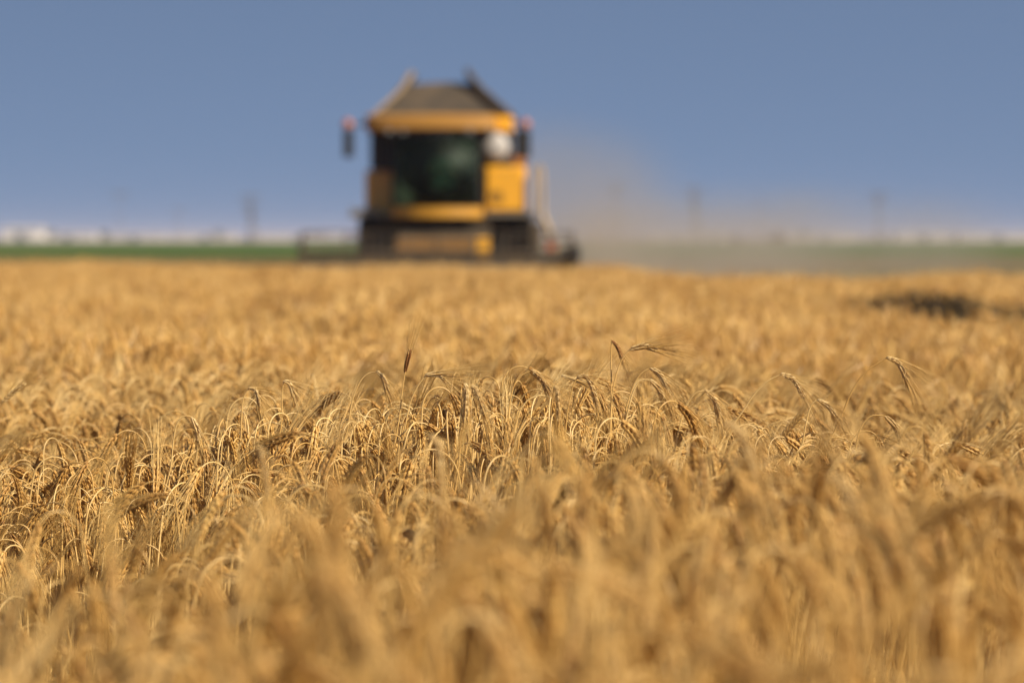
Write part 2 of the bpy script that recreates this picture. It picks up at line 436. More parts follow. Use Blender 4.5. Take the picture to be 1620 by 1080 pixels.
z1 = h1 - TOP * sc1 * np.cos(lean)
bx = x1 - np.sin(lean) * np.cos(lean_az) * TOP * sc1; by = y1 - np.sin(lean) * np.sin(lean_az) * TOP * sc1
def eul(lean, laz, az):
    q = Quaternion((-math.sin(laz), math.cos(laz), 0), lean) @ Quaternion((0, 0, 1), az); return q.to_euler()

# ---- tufts, 13 m to 78 m away
x2, y2 = scatter(12.8, 78, 11.5, .17, 1.5)
k = ~inside_gap(x2, y2); k &= rng.random(len(x2)) < np.where(y2 < 30, 1.0, .8)
x2, y2 = x2[k], y2[k]; n2 = len(x2)
h2 = top_z(x2, y2) + .045 * wob(x2, y2, 2.4, 21) + .030 * np.clip((45 - y2) / 20, 0, 1) * wob(x2, y2 * .6, 1.5, 31) + .030 * wob(x2, y2 * .5, .9, 22) + rng.normal(0, .028, n2) - .045
az2 = .1 + .5 * wob(x2, y2, 1.2, 23) + rng.normal(0, .4, n2); sc2 = rng.uniform(1.0, 1.25, n2); lean2 = np.abs(rng.normal(0, R(4), n2))
id2 = rng.integers(NV, NV + NT, n2); z2 = h2 - TOP * sc2

# ---- which stalks are objects of their own: those that show largest, the nearest ones with their tops in the frame
EZ = h1 - .03
pxx, pyy = project(x1 + .05 * np.cos(az1), y1, EZ)
cand = np.where((pxx > 6) & (pxx < 1614) & (pyy < 1066) & (y1 > 2.4))[0]
cand = cand[np.argsort(y1[cand])]
N_NEAR = 272
near_id = cand[:N_NEAR]
is_near = np.zeros(n1, bool); is_near[near_id] = True

# ---- the rest of the crop: one object, geometry nodes
def field_object(name, P, ROT, SC, ID, coll):
    me = bpy.data.meshes.new(name); me.vertices.add(len(P)); me.vertices.foreach_set("co", np.asarray(P, 'f').ravel())
    a = me.attributes.new("rot", 'FLOAT_VECTOR', 'POINT'); a.data.foreach_set("vector", np.asarray(ROT, 'f').ravel())
    a = me.attributes.new("sc", 'FLOAT', 'POINT'); a.data.foreach_set("value", np.asarray(SC, 'f'))
    a = me.attributes.new("kind_id", 'INT', 'POINT'); a.data.foreach_set("value", np.asarray(ID, 'i'))
    o = bpy.data.objects.new(name, me); S.collection.objects.link(o)
    g = bpy.data.node_groups.new(name + "_nodes", 'GeometryNodeTree')
    g.interface.new_socket("Geometry", in_out='INPUT', socket_type='NodeSocketGeometry'); g.interface.new_socket("Geometry", in_out='OUTPUT', socket_type='NodeSocketGeometry')
    gi = g.nodes.new("NodeGroupInput"); go = g.nodes.new("NodeGroupOutput"); ip = g.nodes.new("GeometryNodeInstanceOnPoints")
    ci = g.nodes.new("GeometryNodeCollectionInfo"); ci.inputs['Collection'].default_value = coll; ci.inputs['Separate Children'].default_value = True; ci.inputs['Reset Children'].default_value = True
    mp = g.nodes.new("GeometryNodeMeshToPoints"); mp.inputs['Radius'].default_value = .001
    def attr(n, ty):
        q = g.nodes.new("GeometryNodeInputNamedAttribute"); q.data_type = ty; q.inputs[0].default_value = n; return q.outputs[0]
    er = g.nodes.new("FunctionNodeEulerToRotation")
    L = g.links.new
    L(gi.outputs[0], mp.inputs[0]); L(mp.outputs[0], ip.inputs['Points']); L(ci.outputs[0], ip.inputs['Instance']); ip.inputs['Pick Instance'].default_value = True
    L(attr("kind_id", 'INT'), ip.inputs['Instance Index']); L(attr("rot", 'FLOAT_VECTOR'), er.inputs[0]); L(er.outputs[0], ip.inputs['Rotation'])
    L(attr("sc", 'FLOAT'), ip.inputs['Scale']); L(ip.outputs[0], go.inputs[0])
    md = o.modifiers.new("crop", 'NODES'); md.node_group = g
    return o
P, ROT, SC, ID = [], [], [], []
for i in np.where(~is_near)[0]:
    P.append((bx[i], by[i], z1[i])); ROT.append(tuple(eul(lean[i], lean_az[i], az1[i]))); SC.append(sc1[i]); ID.append(id1[i])
for i in range(n2):
    P.append((x2[i], y2[i], z2[i])); ROT.append(tuple(eul(lean2[i], az2[i] * 3, az2[i]))); SC.append(sc2[i]); ID.append(id2[i])
fo = field_object("barley_crop", P, ROT, SC, ID, lib)
tag(fo, "golden ripe barley crop stretching back to the harvester", "barley crop", kind="stuff")
print("stalks", n1, "tufts", n2, "near", len(near_id), "nearest/farthest", y1[near_id[0]], y1[near_id[-1]])

# ---- near stalks as things: stem, ear (> awns), leaf
near_mesh = [tuple(q.mesh(nm, PM[k], True) for k, (q, nm) in enumerate(zip(v, ("stem", "ear", "awns", "leaf")))) for v in near_parts]
def stalk_thing(meshes, label, group, loc=(0, 0, 0), rot=None, sc=1.0):
    o = empty("barley_stalk", loc)
    if rot is not None: o.rotation_euler = rot
    o.scale = (sc, sc, sc); o.empty_display_size = .02
    tag(o, label, "barley", group)
    a = bpy.data.objects.new("stem", meshes[0]); b = bpy.data.objects.new("ear", meshes[1]); c = bpy.data.objects.new("awns", meshes[2])
    for q, p in ((a, o), (b, o), (c, b)): S.collection.objects.link(q); q.parent = p
    if len(meshes) > 3 and meshes[3] and len(meshes[3].vertices):
        d = bpy.data.objects.new("leaf", meshes[3]); S.collection.objects.link(d); d.parent = o
    return o
for i in near_id:
    col = "left" if pxx[i] < 540 else ("middle" if pxx[i] < 1080 else "right")
    lab = "blurred golden barley stalk in the close crop along the picture's bottom edge, %s third" % col
    stalk_thing(near_mesh[id1[i]], lab, "blurred near barley stalks, %s third" % col, (bx[i], by[i], z1[i]), eul(lean[i], lean_az[i], az1[i]), sc1[i])

# ---- the ears that stand out, each set where the photo shows it
def hero(stem_px, ear_px, d, label, seed, width=1.0, awn_len=.12, spread=.14, dark=False, down=.02, awn_n=None, dd=0.0, leaves=0):
    rnd = random.Random(seed)
    n = len(stem_px)
    st = [at(x, y, d + dd * (1 - i / n)) for i, (x, y) in enumerate(stem_px)]
    g = at(stem_px[0][0] - 12, stem_px[0][1] + 60, d + dd); g2 = Vector((g.x - .03, g.y, 0.0))
    st = catmull([g2, g] + st + [at(*ear_px[0], d)], 8)
    er = catmull([at(x, y, d) for x, y in ear_px], 6)
    root = g2.copy()
    st = [p - root for p in st]; er = [p - root for p in er]
    bs, be, ba, bl = barley(st, er, rnd, 0, awn_len, spread, leaves, width, awn_n, down)
    mats = [M['stem'], M['dark_ear'] if dark else M['pale_ear'], M['awn'], M['leaf']]
    ms = [bs.mesh("stem", mats[0], True), be.mesh("ear", mats[1], True), ba.mesh("awns", mats[2], True)]
    ms.append(bl.mesh("leaf", mats[3], True) if leaves else None)
    return stalk_thing(ms, label, None, root)
hero([(625, 700), (633, 650), (636, 620)], [(641, 588), (644, 573), (649, 553)], 8.55, "barley ear standing straight up alone with brown grain and long bristles", 1, .9, .115, .16, True, -.01, .35)
hero([(964, 720), (966, 660), (970, 615), (977, 585), (986, 565)], [(997, 552), (1018, 548), (1040, 553)], 8.55, "pale barley ear held out level to the right with fanning bristles", 2, 1.15, .13, .09, down=.03)
hero([(966, 700), (967, 620), (967, 560)], [(968, 539), (976, 548), (985, 570)], 8.6, "thin dark barley ear folded back from the tip of a straight upright stem", 3, .62, .09, .07, True, .03, .4)
hero([(1140, 700), (1172, 655), (1192, 625), (1213, 604)], [(1236, 592), (1255, 600), (1274, 630)], 8.6, "arching barley ear with white grain edges, left of the tallest arched one", 4, 1.1, .10, .08, down=.06)
hero([(1312, 700), (1332, 655), (1348, 618), (1370, 588)], [(1404, 565), (1421, 574), (1436, 604)], 8.6, "tall arching barley ear on a thin bare stem standing highest on the right side", 5, 1.15, .12, .11, down=.08)
hero([(985, 700), (990, 650), (1002, 610), (1015, 590)], [(1030, 582), (1044, 593), (1058, 620)], 8.5, "plump barley ear drooping right just below the level pale ear", 6, 1.15, .10, .1, down=.05, leaves=1)
hero([(975, 720), (990, 665), (1000, 625), (1012, 602)], [(1029, 601), (1040, 612), (1050, 632)], 8.45, "smaller barley ear hanging under the plump one beside the level pale ear", 7, .9, .09, .12, down=.05)
hero([(802, 700), (806, 640), (815, 605), (828, 592)], [(842, 586), (856, 598), (870, 626)], 8.45, "barley ear bending over at the middle of the crop ridge with a dark left edge", 8, 1.0, .09, .14, down=.06)
hero([(858, 680), (868, 640), (876, 606), (884, 599)], [(890, 594), (908, 600), (926, 606)], 8.55, "slim barley ear nearly level in the middle of the ridge top", 9, .75, .08, .1, down=.05)
hero([(884, 760), (893, 700), (898, 650), (906, 612)], [(914, 596), (926, 596), (937, 612), (946, 648)], 8.25, "barley ear hanging straight down from a thick pale stem right of the ridge middle", 10, 1.1, .08, .1, down=.06, leaves=1)
hero([(868, 760), (870, 700), (872, 650)], [(877, 612), (882, 620), (884, 672)], 8.0, "dark-sided barley ear hanging vertical in front of the ridge middle", 11, 1.1, .09, .1, down=.05)
hero([(790, 830), (778, 760), (764, 690), (752, 640)], [(746, 612), (753, 618), (768, 660)], 8.0, "barley ear over a speckled brown leaning stem that runs down through the crop", 12, 1.1, .11, .12, down=.05)
hero([(724, 760), (728, 700), (730, 640)], [(735, 608), (738, 620), (736, 668)], 8.0, "left one of two barley ears hanging together in front of the ridge", 13, 1.15, .10, .1, down=.05)
hero([(380, 700), (382, 660), (385, 630)], [(394, 614), (404, 618), (411, 644)], 8.6, "small arched barley ear at the left shoulder of the ridge", 14, .9, .08, .12, down=.06)
hero([(444, 680), (446, 640), (447, 615)], [(449, 602), (457, 606), (465, 622)], 8.7, "short barley ear hooked over on the left ridge, right of the small arched one", 15, .9, .07, .2, down=.03)
hero([(548, 690), (556, 640), (566, 610), (580, 592)], [(597, 588), (606, 598), (613, 618)], 8.6, "barley ear arched right beside the straight upright brown one", 16, 1.0, .08, .14, down=.05)
hero([(640, 680), (648, 640), (660, 612)], [(674, 593), (692, 592), (700, 598)], 8.5, "pale barley ear lying flat on the ridge with bristles streaming right", 17, 1.1, .12, .1, down=.015)
hero([(1066, 720), (1074, 680), (1084, 645), (1100, 622)], [(1116, 618), (1130, 632), (1140, 668)], 8.15, "softly blurred barley ear in a wide arch right of the ridge middle", 18, 1.1, .09, .12, down=.05)
hero([(1270, 700), (1276, 665), (1284, 640)], [(1295, 632), (1310, 642), (1326, 664)], 8.5, "barley ear lying right between the two arched bare-stemmed ones", 19, 1.0, .09, .1, down=.05)
hero([(1352, 720), (1360, 680), (1378, 658)], [(1401, 658), (1414, 672), (1424, 692)], 8.45, "barley ear drooping at the right end of the ridge below the tallest arched one", 20, 1.1, .09, .1, down=.05)
hero([(-40, 720), (-28, 680), (-15, 655)], [(4, 636), (22, 619), (40, 607)], 9.3, "barley ear leaning up to the right at the left picture edge with long bristles", 21, 1.15, .11, .14, down=.0, awn_n=.5)
hero([(270, 740), (274, 700), (280, 670), (292, 658)], [(304, 660), (312, 680), (314, 700)], 8.45, "thin-necked barley ear in a round arch left of the ridge", 22, .9, .09, .12, down=.05)
hero([(1120, 800), (1122, 760), (1128, 700)], [(1150, 668), (1172, 688), (1200, 760)], 5.6, "large blurred barley ear leaning down right in front of the right ridge", 23, 1.2, .10, .1, down=.04)
hero([(1270, 900), (1290, 850), (1300, 790)], [(1310, 752), (1335, 772), (1370, 850)], 4.6, "very large blurred barley ear slanting down right with dark left flank", 24, 1.25, .09, .1, down=.04)
hero([(660, 900), (662, 820), (668, 740)], [(680, 690), (694, 706), (700, 790)], 6.0, "blurred upright-looking barley ear hanging in front of the crop's middle left", 25, 1.2, .09, .1, down=.04)
hero([(398, 900), (400, 840), (404, 770)], [(408, 706), (414, 716), (424, 790)], 6.2, "blurred barley ear hanging before the shadowed gap on the left", 26, 1.1, .09, .1, down=.04)

# ------------------------------------------------------------------ ground
def sheet(name, x0, x1, y0, y1, z, mat, nx=1, ny=1):
    mb = MB(); xs = np.linspace(x0, x1, nx + 1); ys = np.linspace(y0, y1, ny + 1)
    vs = [(x, y, z) for y in ys for x in xs]
    mb.add(vs, [(j * (nx + 1) + i, j * (nx + 1) + i + 1, (j + 1) * (nx + 1) + i + 1, (j + 1) * (nx + 1) + i) for j in range(ny) for i in range(nx)])
    o = mb.build(name, mat); tag(o, kind="structure"); return o
def ground_mat(name, c1, c2, c3, s1, s2, stretch=(1, 1, 1), rough=.95):
    m, t = new_mat(name); o = nd(t, "ShaderNodeOutputMaterial"); b = nd(t, "ShaderNodeBsdfPrincipled", Roughness=rough)
    b.inputs['Specular IOR Level'].default_value = .1
    g = nd(t, "ShaderNodeNewGeometry"); mp = nd(t, "ShaderNodeMapping"); mp.inputs['Scale'].default_value = stretch
    a = nd(t, "ShaderNodeTexNoise", Scale=s1, Detail=8.0, Roughness=.6); c = nd(t, "ShaderNodeTexNoise", Scale=s2, Detail=5.0)
    t.links.new(g.outputs['Position'], mp.inputs[0]); t.links.new(mp.outputs[0], a.inputs['Vector']); t.links.new(mp.outputs[0], c.inputs['Vector'])
    r1 = ramp(t, [(.35, c1), (.65, c2)]); r2 = ramp(t, [(.45, (0, 0, 0)), (.62, (1, 1, 1))])
    mx = t.nodes.new("ShaderNodeMix"); mx.data_type = 'RGBA'; mx.inputs[7].default_value = (*c3, 1)
    t.links.new(a.outputs['Fac'], r1.inputs[0]); t.links.new(c.outputs['Fac'], r2.inputs[0]); t.links.new(r2.outputs[0], mx.inputs[0]); t.links.new(r1.outputs[0], mx.inputs[6])
    t.links.new(mx.outputs[2], b.inputs['Base Color']); t.links.new(b.outputs[0], o.inputs[0]); return m
M['soil'] = ground_mat("dry_soil", (.16, .10, .055), (.25, .17, .095), (.30, .21, .12), 6., 1.2)
M['stubble'] = ground_mat("stubble", (.13, .09, .035), (.20, .135, .055), (.10, .09, .03), .9, .12, (2, .5, 1))
M['green'] = ground_mat("green_field", (.035, .080, .006), (.058, .105, .010), (.08, .11, .014), .25, .03, (1, .3, 1))
M['far'] = ground_mat("fallow_land", (.25, .20, .15), (.31, .25, .19), (.19, .16, .11), .05, .01, (1, .3, 1))
sheet("ground", -4500, 4500, -300, 9000, 0.0, M['soil'])
sheet("stubble_field", -120, 240, 78, 205, 0.03, M['stubble'])
sheet("green_field", -500, 520, 205, 640, 0.05, M['green'])
sheet("fallow_field", -2500, 2500, 640, 6000, 0.06, M['far'])

# dark stalks added in the gap of the crop to stand for its shade
def shade_stalks(name, cx, cy, rx, ry, n, top, seed, label):
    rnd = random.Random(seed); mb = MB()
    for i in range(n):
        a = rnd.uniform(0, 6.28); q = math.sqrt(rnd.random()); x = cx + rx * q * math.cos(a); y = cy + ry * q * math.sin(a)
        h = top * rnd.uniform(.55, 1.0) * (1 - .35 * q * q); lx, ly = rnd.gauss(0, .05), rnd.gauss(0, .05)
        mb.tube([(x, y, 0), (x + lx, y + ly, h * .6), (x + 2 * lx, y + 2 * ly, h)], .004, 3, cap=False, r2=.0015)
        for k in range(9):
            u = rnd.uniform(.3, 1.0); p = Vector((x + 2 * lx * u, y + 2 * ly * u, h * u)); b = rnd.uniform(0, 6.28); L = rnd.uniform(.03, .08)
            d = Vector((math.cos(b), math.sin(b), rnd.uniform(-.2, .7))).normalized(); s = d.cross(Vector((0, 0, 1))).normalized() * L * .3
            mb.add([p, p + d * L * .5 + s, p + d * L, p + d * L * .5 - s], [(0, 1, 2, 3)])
    o = mb.build(name, M['shade_stalk']); tag(o, label, "shade_stalks", kind="stuff"); return o
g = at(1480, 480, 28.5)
shade_stalks("shade_stalks", g.x + .03, 29.8, .74, 1.6, 3400, .72, 1, "dark stalks added for shade in the gap of the crop on the right")

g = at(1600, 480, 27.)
shade_stalks("shade_stalks", g.x + .2, 27.2, .45, 1.3, 2000, .64, 2, "brown stalks added for shade at the right picture edge beside the gap in the crop")
# ------------------------------------------------------------------ combine harvester
DC = 71.0
def X(px, d=DC): return at(px, 375, d).x
def Z(py, d=DC): return at(810, py, d).z
M['yellow'] = simple("yellow_paint", (.84, .40, .018), .40, 0, .20, (.30, .17, .05), 1.6, .3)
M['bumper'] = simple('darker_yellow_paint', (.55, .26, .015), .5, 0, .4, (.22, .12, .04), 2.0, .1)  # darker than the body yellow, with stronger blotches
M['shaded_dusty_yellow'] = simple("shaded_dusty_yellow_paint", (.26, .12, .02), .6, 0, .6, (.16, .09, .04), 2.2)  # dusty yellow, darkened to carry the shade on the feeder house
M['roof_yellow'] = simple('shaded_dusty_roof_paint', (.36, .165, .015), .6, 0, .5, (.22, .12, .05), 1.2)  # dusty yellow with the roof band's shade put into the colour
M['tank'] = simple("dusty_tank_metal", (.050, .036, .022), .75, 0, .6, (.16, .11, .065), 1.5)
M['flap_edge'] = simple('lit_dusty_flap_edge', (.30, .22, .14), .7, 0, .5)  # dusty beige, lightened as the sunlit left edge
M['tank_in'] = simple("bare_tank_metal", (.42, .36, .26), .6, .0, .4, (.2, .15, .09), 2.)
M['black'] = simple("black_plastic", (.012, .012, .013), .5, 0, .25, (.06, .045, .03), 3.)
M['rubber'] = simple("tyre_rubber", (.022, .020, .018), .85, 0, .7, (.10, .075, .045), 2.5)
M['rim'] = simple("yellow_rim", (.45, .25, .04), .5, 0, .6)
M['steel'] = simple("worn_steel", (.22, .19, .15), .5, .4, .5, (.16, .11, .06), 4.)
M['chassis'] = simple("dusty_chassis", (.055, .038, .022), .8, 0, .7, (.12, .08, .04), 3.)
M['beige'] = simple("pale_rail_paint", (.50, .36, .20), .6, 0, .4)
M['white'] = simple("white_paint", (.45, .42, .40), .5, 0, .12)
M['red'] = simple("red_paint", (.45, .04, .02), .4, 0, .2)
M['seat'] = simple("seat_fabric", (.03, .03, .035), .9, 0, .2)
M['skin'] = simple("skin", (.36, .20, .13), .55, 0, .05)
M['shirt'] = simple("green_shirt", (.35, .50, .36), .9, 0, .1)
M['trousers'] = simple("dark_trousers", (.05, .055, .07), .9, 0, .2)
M['hair'] = simple("dark_hair", (.02, .014, .01), .7, 0, 0)
def lens_mat(name, col):
    m, t = new_mat(name); o = nd(t, "ShaderNodeOutputMaterial"); b = nd(t, "ShaderNodeBsdfPrincipled", Roughness=.25)
    b.inputs['Base Color'].default_value = (*col, 1); b.inputs['Coat Weight'].default_value = .6; t.links.new(b.outputs[0], o.inputs[0]); return m
M['orange_lens'] = lens_mat("orange_lens", (.42, .14, .06)); M['mirror'] = simple("mirror_glass", (.6, .6, .6), .08, 1.0, .2); M['lamp'] = lens_mat("lamp_glass", (.14, .14, .13))
def glass(name, tint, gl=.12):
    m, t = new_mat(name); o = nd(t, "ShaderNodeOutputMaterial"); a = nd(t, "ShaderNodeBsdfTransparent"); a.inputs[0].default_value = (*tint, 1)
    g_ = nd(t, "ShaderNodeBsdfGlossy", Roughness=.50); g_.inputs[0].default_value = (.30, .38, .32, 1); lw = nd(t, "ShaderNodeFresnel", IOR=1.45); ms = nd(t, "ShaderNodeMixShader")
    t.links.new(lw.outputs[0], ms.inputs[0]); t.links.new(a.outputs[0], ms.inputs[1]); t.links.new(g_.outputs[0], ms.inputs[2]); t.links.new(ms.outputs[0], o.inputs[0]); return m
M['glass'] = glass("tinted_cab_glass", (.62, .78, .66))

root = empty("combine_harvester", (X(700), DC, 0)); OX = X(700)
tag(root, "yellow combine harvester with dark cab window driving head-on through the ripe barley", "combine harvester")
def lx(px): return X(px) - OX
def C(name, mb, mat, parent=root, smooth=False): return mb.build(name, mat, parent, smooth)

# main body: two flanks with a slim roofline, stepping back
m = MB()
m.box((lx(765), .55, Z(335)), (lx(832), 5.6, Z(262)), .07)
m.box((lx(575), .85, Z(335)), (lx(621), 5.6, Z(268)), .05)
m.box((lx(600), 1.5, Z(335)), (lx(800), 5.6, Z(212)), .05)
body = C("body", m, M['yellow'])
m = MB()
for k in range(7): m.box((lx(774), .545, Z(322 - k * 3.2)), (lx(796), .57, Z(320.6 - k * 3.2)))
C("vent_grille", m, M['black'], body)
# dark flank panel on the left of the cab, above the yellow
m = MB(); m.box((lx(584), .60, Z(267)), (lx(620), 1.48, Z(206)), .04); C("side_screen", m, M['black'])
m = MB(); m.box((lx(762), .80, Z(262)), (lx(812), 1.48, Z(206)), .04); C("rear_window_panel", m, M['black'])
m = MB(); m.lathe((lx(783), .80, Z(231)), (0, -1, 0), [(0, .25), (.10, .27), (.16, .25), (.21, .19), (.235, .08)], 36); C("white_round_disc", m, M['white'], smooth=True)  # white disc added for a pale blob, not a known part
# chassis below
m = MB(); m.box((lx(600), .4, Z(395)), (lx(800), 5.2, Z(337)), .04); m.box((lx(628), -.1, Z(352)), (lx(772), .4, Z(346)))
C("chassis", m, M['chassis'])
# roof band over the cab, bowed to the front
m = MB()
xa, xb = lx(580), lx(812); rows = []
for (z, off) in ((Z(208), .12), (Z(205), 0), (Z(187), .02), (Z(183), .14), (Z(181), .5)):
    rows.append((z, off))
xb = lx(786)
N = 30; vs = []; fs = []
for z, off in rows:
    for i in range(N + 1):
        u = i / N; x = xa + (xb - xa) * u; bow = .42 * (1 - (2 * u - 1) ** 2) ** .5 if 0 < u < 1 else 0
        vs.append((x, -.35 - bow * .9 + off, z))
for j in range(len(rows) - 1):
    for i in range(N): a = j * (N + 1) + i; fs.append((a, a + 1, a + N + 2, a + N + 1))
k0 = len(vs); vs += [(xa, 1.48, Z(208)), (xb, 1.48, Z(208)), (xa, 1.48, Z(181)), (xb, 1.48, Z(181))]
b0 = 0; t0 = (len(rows) - 1) * (N + 1)
fs.append(tuple([k0 + 1] + [b0 + N - i for i in range(N + 1)] + [k0]))
fs.append(tuple([k0 + 2] + [t0 + i for i in range(N + 1)] + [k0 + 3]))
fs.append((k0, k0 + 2, k0 + 3, k0 + 1))
fs.append(tuple([k0] + [j * (N + 1) for j in range(len(rows))] + [k0 + 2])); fs.append(tuple([k0 + 1, k0 + 3] + [j * (N + 1) + N for j in range(len(rows) - 1, -1, -1)]))
m.add(vs, fs); roof = C("cab_roof", m, M['roof_yellow'])
m = MB(); m.box((lx(768), .9, Z(209)), (lx(812), 1.6, Z(182)), .05); C('corner_panel', m, M['yellow'])
for px in (618, 640, 744, 776):
    m = MB(); m.lathe((lx(px), -.60, Z(209.5)), (0, -1, 0), [(0, .05), (.06, .062), (.08, .055)], 16); C("work_light", m, M['lamp'], roof)
# cab: bowed windscreen, pillars, floor
def bow_strip(mb, xa, xb, z0, z1, yf, bow, th, n=28, zt=0.0):
    vs = []; fs = []
    for i in range(n + 1):
        u = i / n; x = xa + (xb - xa) * u; b = bow * (1 - (2 * u - 1) ** 2)
        for (z, o_) in ((z0, 0), (z1, zt)):
            vs += [(x, yf - b + o_, z), (x, yf - b + o_ + th, z)]
    for i in range(n):
        a = i * 4; b = a + 4
        fs += [(a, b, b + 2, a + 2), (a + 1, a + 3, b + 3, b + 1), (a + 2, b + 2, b + 3, a + 3), (a, a + 1, b + 1, b)]
    fs += [(0, 2, 3, 1), (n * 4, n * 4 + 1, n * 4 + 3, n * 4 + 2)]
    mb.add(vs, fs)
cab = MB()
cab.box((lx(622), -.28, Z(326)), (lx(628), 1.0, Z(208))); cab.box((lx(752), -.28, Z(326)), (lx(759), 1.0, Z(208)))
bow_strip(cab, lx(622), lx(759), Z(216), Z(209), -.31, .34, .06)
cab.box((lx(628), 1.0, Z(326)), (lx(752), 1.05, Z(208)))
cabo = C("cab_frame", cab, M['black'])
m = MB(); bow_strip(m, lx(626), lx(755), Z(326), Z(216), -.36, .34, .015, zt=.03); C("windscreen", m, M['glass'], cabo, True)
m = MB(); m.tube([(lx(690), -.62, Z(321)), (lx(672), -.63, Z(272))], .012, 6); m.tube([(lx(668), -.635, Z(296)), (lx(675), -.635, Z(252))], .012, 4); C("wiper", m, M['black'], cabo)
for s, px in ((-1, 622), (1, 759)):
    m = MB(); m.box((lx(px) - .012 if s < 0 else lx(px), -.28, Z(320)), (lx(px) if s < 0 else lx(px) + .012, .58, Z(216))); C("side_window", m, M['glass'], cabo)
m = MB(); bow_strip(m, lx(621), lx(764), Z(344), Z(328), -.40, .36, .10); m.box((lx(624), -.32, Z(342)), (lx(762), .5, Z(329.5)), .02); C("cab_floor", m, M['bumper'])
m = MB(); m.box((-.26 + .02, .45, Z(322)), (.28, .62, Z(255)), .05); m.box((-.26 + .02, 0.0, Z(322)), (.28, .5, Z(300)), .05); C("seat", m, M['seat'], cabo)
m = MB(); m.tube([(.02, -.42, Z(326)), (.02, -.26, Z(290))], .035, 8)
ring = [(.02 + .19 * math.cos(a), -.26 + .05 * math.sin(a), Z(290) + .16 * math.sin(a)) for a in np.linspace(0, 6.2832, 21)]
m.tube(ring, .014, 6, cap=False); C("steering_wheel", m, M['black'], cabo)
# grain tank: leaning flaps above the roof
def slab(pts, th=.03):
    a, b, c = Vector(pts[0]), Vector(pts[1]), Vector(pts[2]); n = (b - a).cross(c - a).normalized() * th
    mb = MB(); k = len(pts); vs = [Vector(p) for p in pts] + [Vector(p) + n for p in pts]
    mb.add(vs, [tuple(range(k - 1, -1, -1)), tuple(range(k, 2 * k))] + [(i, (i + 1) % k, (i + 1) % k + k, i + k) for i in range(k)]); return mb
tank = MB(); tank.box((lx(592), 1.5, Z(212)), (lx(806), 4.4, Z(184)), .03)
tk = C("grain_tank", tank, M['tank'])
zb, zt = Z(184), Z(133)
C("front_flap", slab([(lx(584), 1.5, zb), (lx(810), 1.5, zb), (lx(772), 1.9, Z(142)), (lx(759), 2.05, Z(128)), (lx(706), 2.10, Z(125)), (lx(648), 2.05, Z(128)), (lx(630), 1.9, Z(143))]), M['tank'], tk)
m = MB()
for px in (640, 700, 757): m.box((lx(px) - .02, 1.46, zb), (lx(px) + .02, 1.50, zb + .02))
m.tube([(lx(600), 1.48, zb + .06), (lx(797), 1.48, zb + .06)], .02, 6)
C("flap_rib", m, M['chassis'], tk)
C("rear_flap", slab([(lx(806), 4.4, zb), (lx(590), 4.4, zb), (lx(652), 3.9, zt), (lx(772), 3.9, zt)]), M['tank'], tk)
def side_flap(sx):
    a, b, c = (lx(582), lx(649), 1) if sx < 0 else (lx(811), lx(737), -1)
    z2 = Z(106)
    p = [(a, 1.45, zb), (a, 4.4, zb), (b, 3.9, z2), (b, 2.0, z2)]
    if sx > 0: p = [p[1], p[0], p[3], p[2]]
    return slab(p, .05)
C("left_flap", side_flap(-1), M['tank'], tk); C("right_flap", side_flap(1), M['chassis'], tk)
# the flap edges facing forward: left coloured as lit, right as in shade
m = MB(); m.tube([(lx(580), 1.42, zb), (lx(630), 1.8, Z(137)), (lx(648), 1.95, Z(108))], [.03, .045, .065], 8); C("flap_edge", m, M['flap_edge'], tk)
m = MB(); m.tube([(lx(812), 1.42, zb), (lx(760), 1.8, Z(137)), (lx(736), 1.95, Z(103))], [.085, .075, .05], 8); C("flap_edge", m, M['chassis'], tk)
# mirrors and indicator lamps
for s, (pa, pl, pm0, pm1) in ((-1, (584, 552, 545, 561)), (1, (810, 831, 814, 839))):
    m = MB(); m.tube([(lx(pa), -.1, Z(196)), (lx(pl), -.45, Z(200)), (lx((pm0 + pm1) / 2), -.45, Z(210))], .03, 6); arm = C("mirror_arm", m, M['black'])
    m = MB(); m.box((lx(pm0), -.52, Z(250)), (lx(pm1), -.42, Z(207)), .025); mh = C("mirror", m, M['black'], arm)
    m = MB(); m.box((lx(pm0) + .03, -.42, Z(247)), (lx(pm1) - .03, -.415, Z(210))); C("mirror_glass", m, M['mirror'], mh)
    m = MB(); m.lathe((lx(pl), -.44, Z(204)), (0, 0, 1), [(0, .085), (.05, .10), (.13, .09), (.17, .04)], 20); C("indicator_lamp", m, M['orange_lens'], arm, True)
# platforms
m = MB(); m.box((lx(553), .0, Z(344)), (lx(622), 1.1, Z(337)), .015); m.box((lx(556), .02, Z(337)), (lx(600), .3, Z(331)), .02); plat = C("platform", m, M['steel'])
m = MB()
for px in (556, 588, 618): m.tube([(lx(px), .02, Z(338)), (lx(px), .02, Z(326))], .015, 6)
C("railing", m, M['steel'], plat)
m = MB(); m.box((lx(766), -.1, Z(343)), (lx(848), .54, Z(336)), .015); C("platform", m, M['steel'])
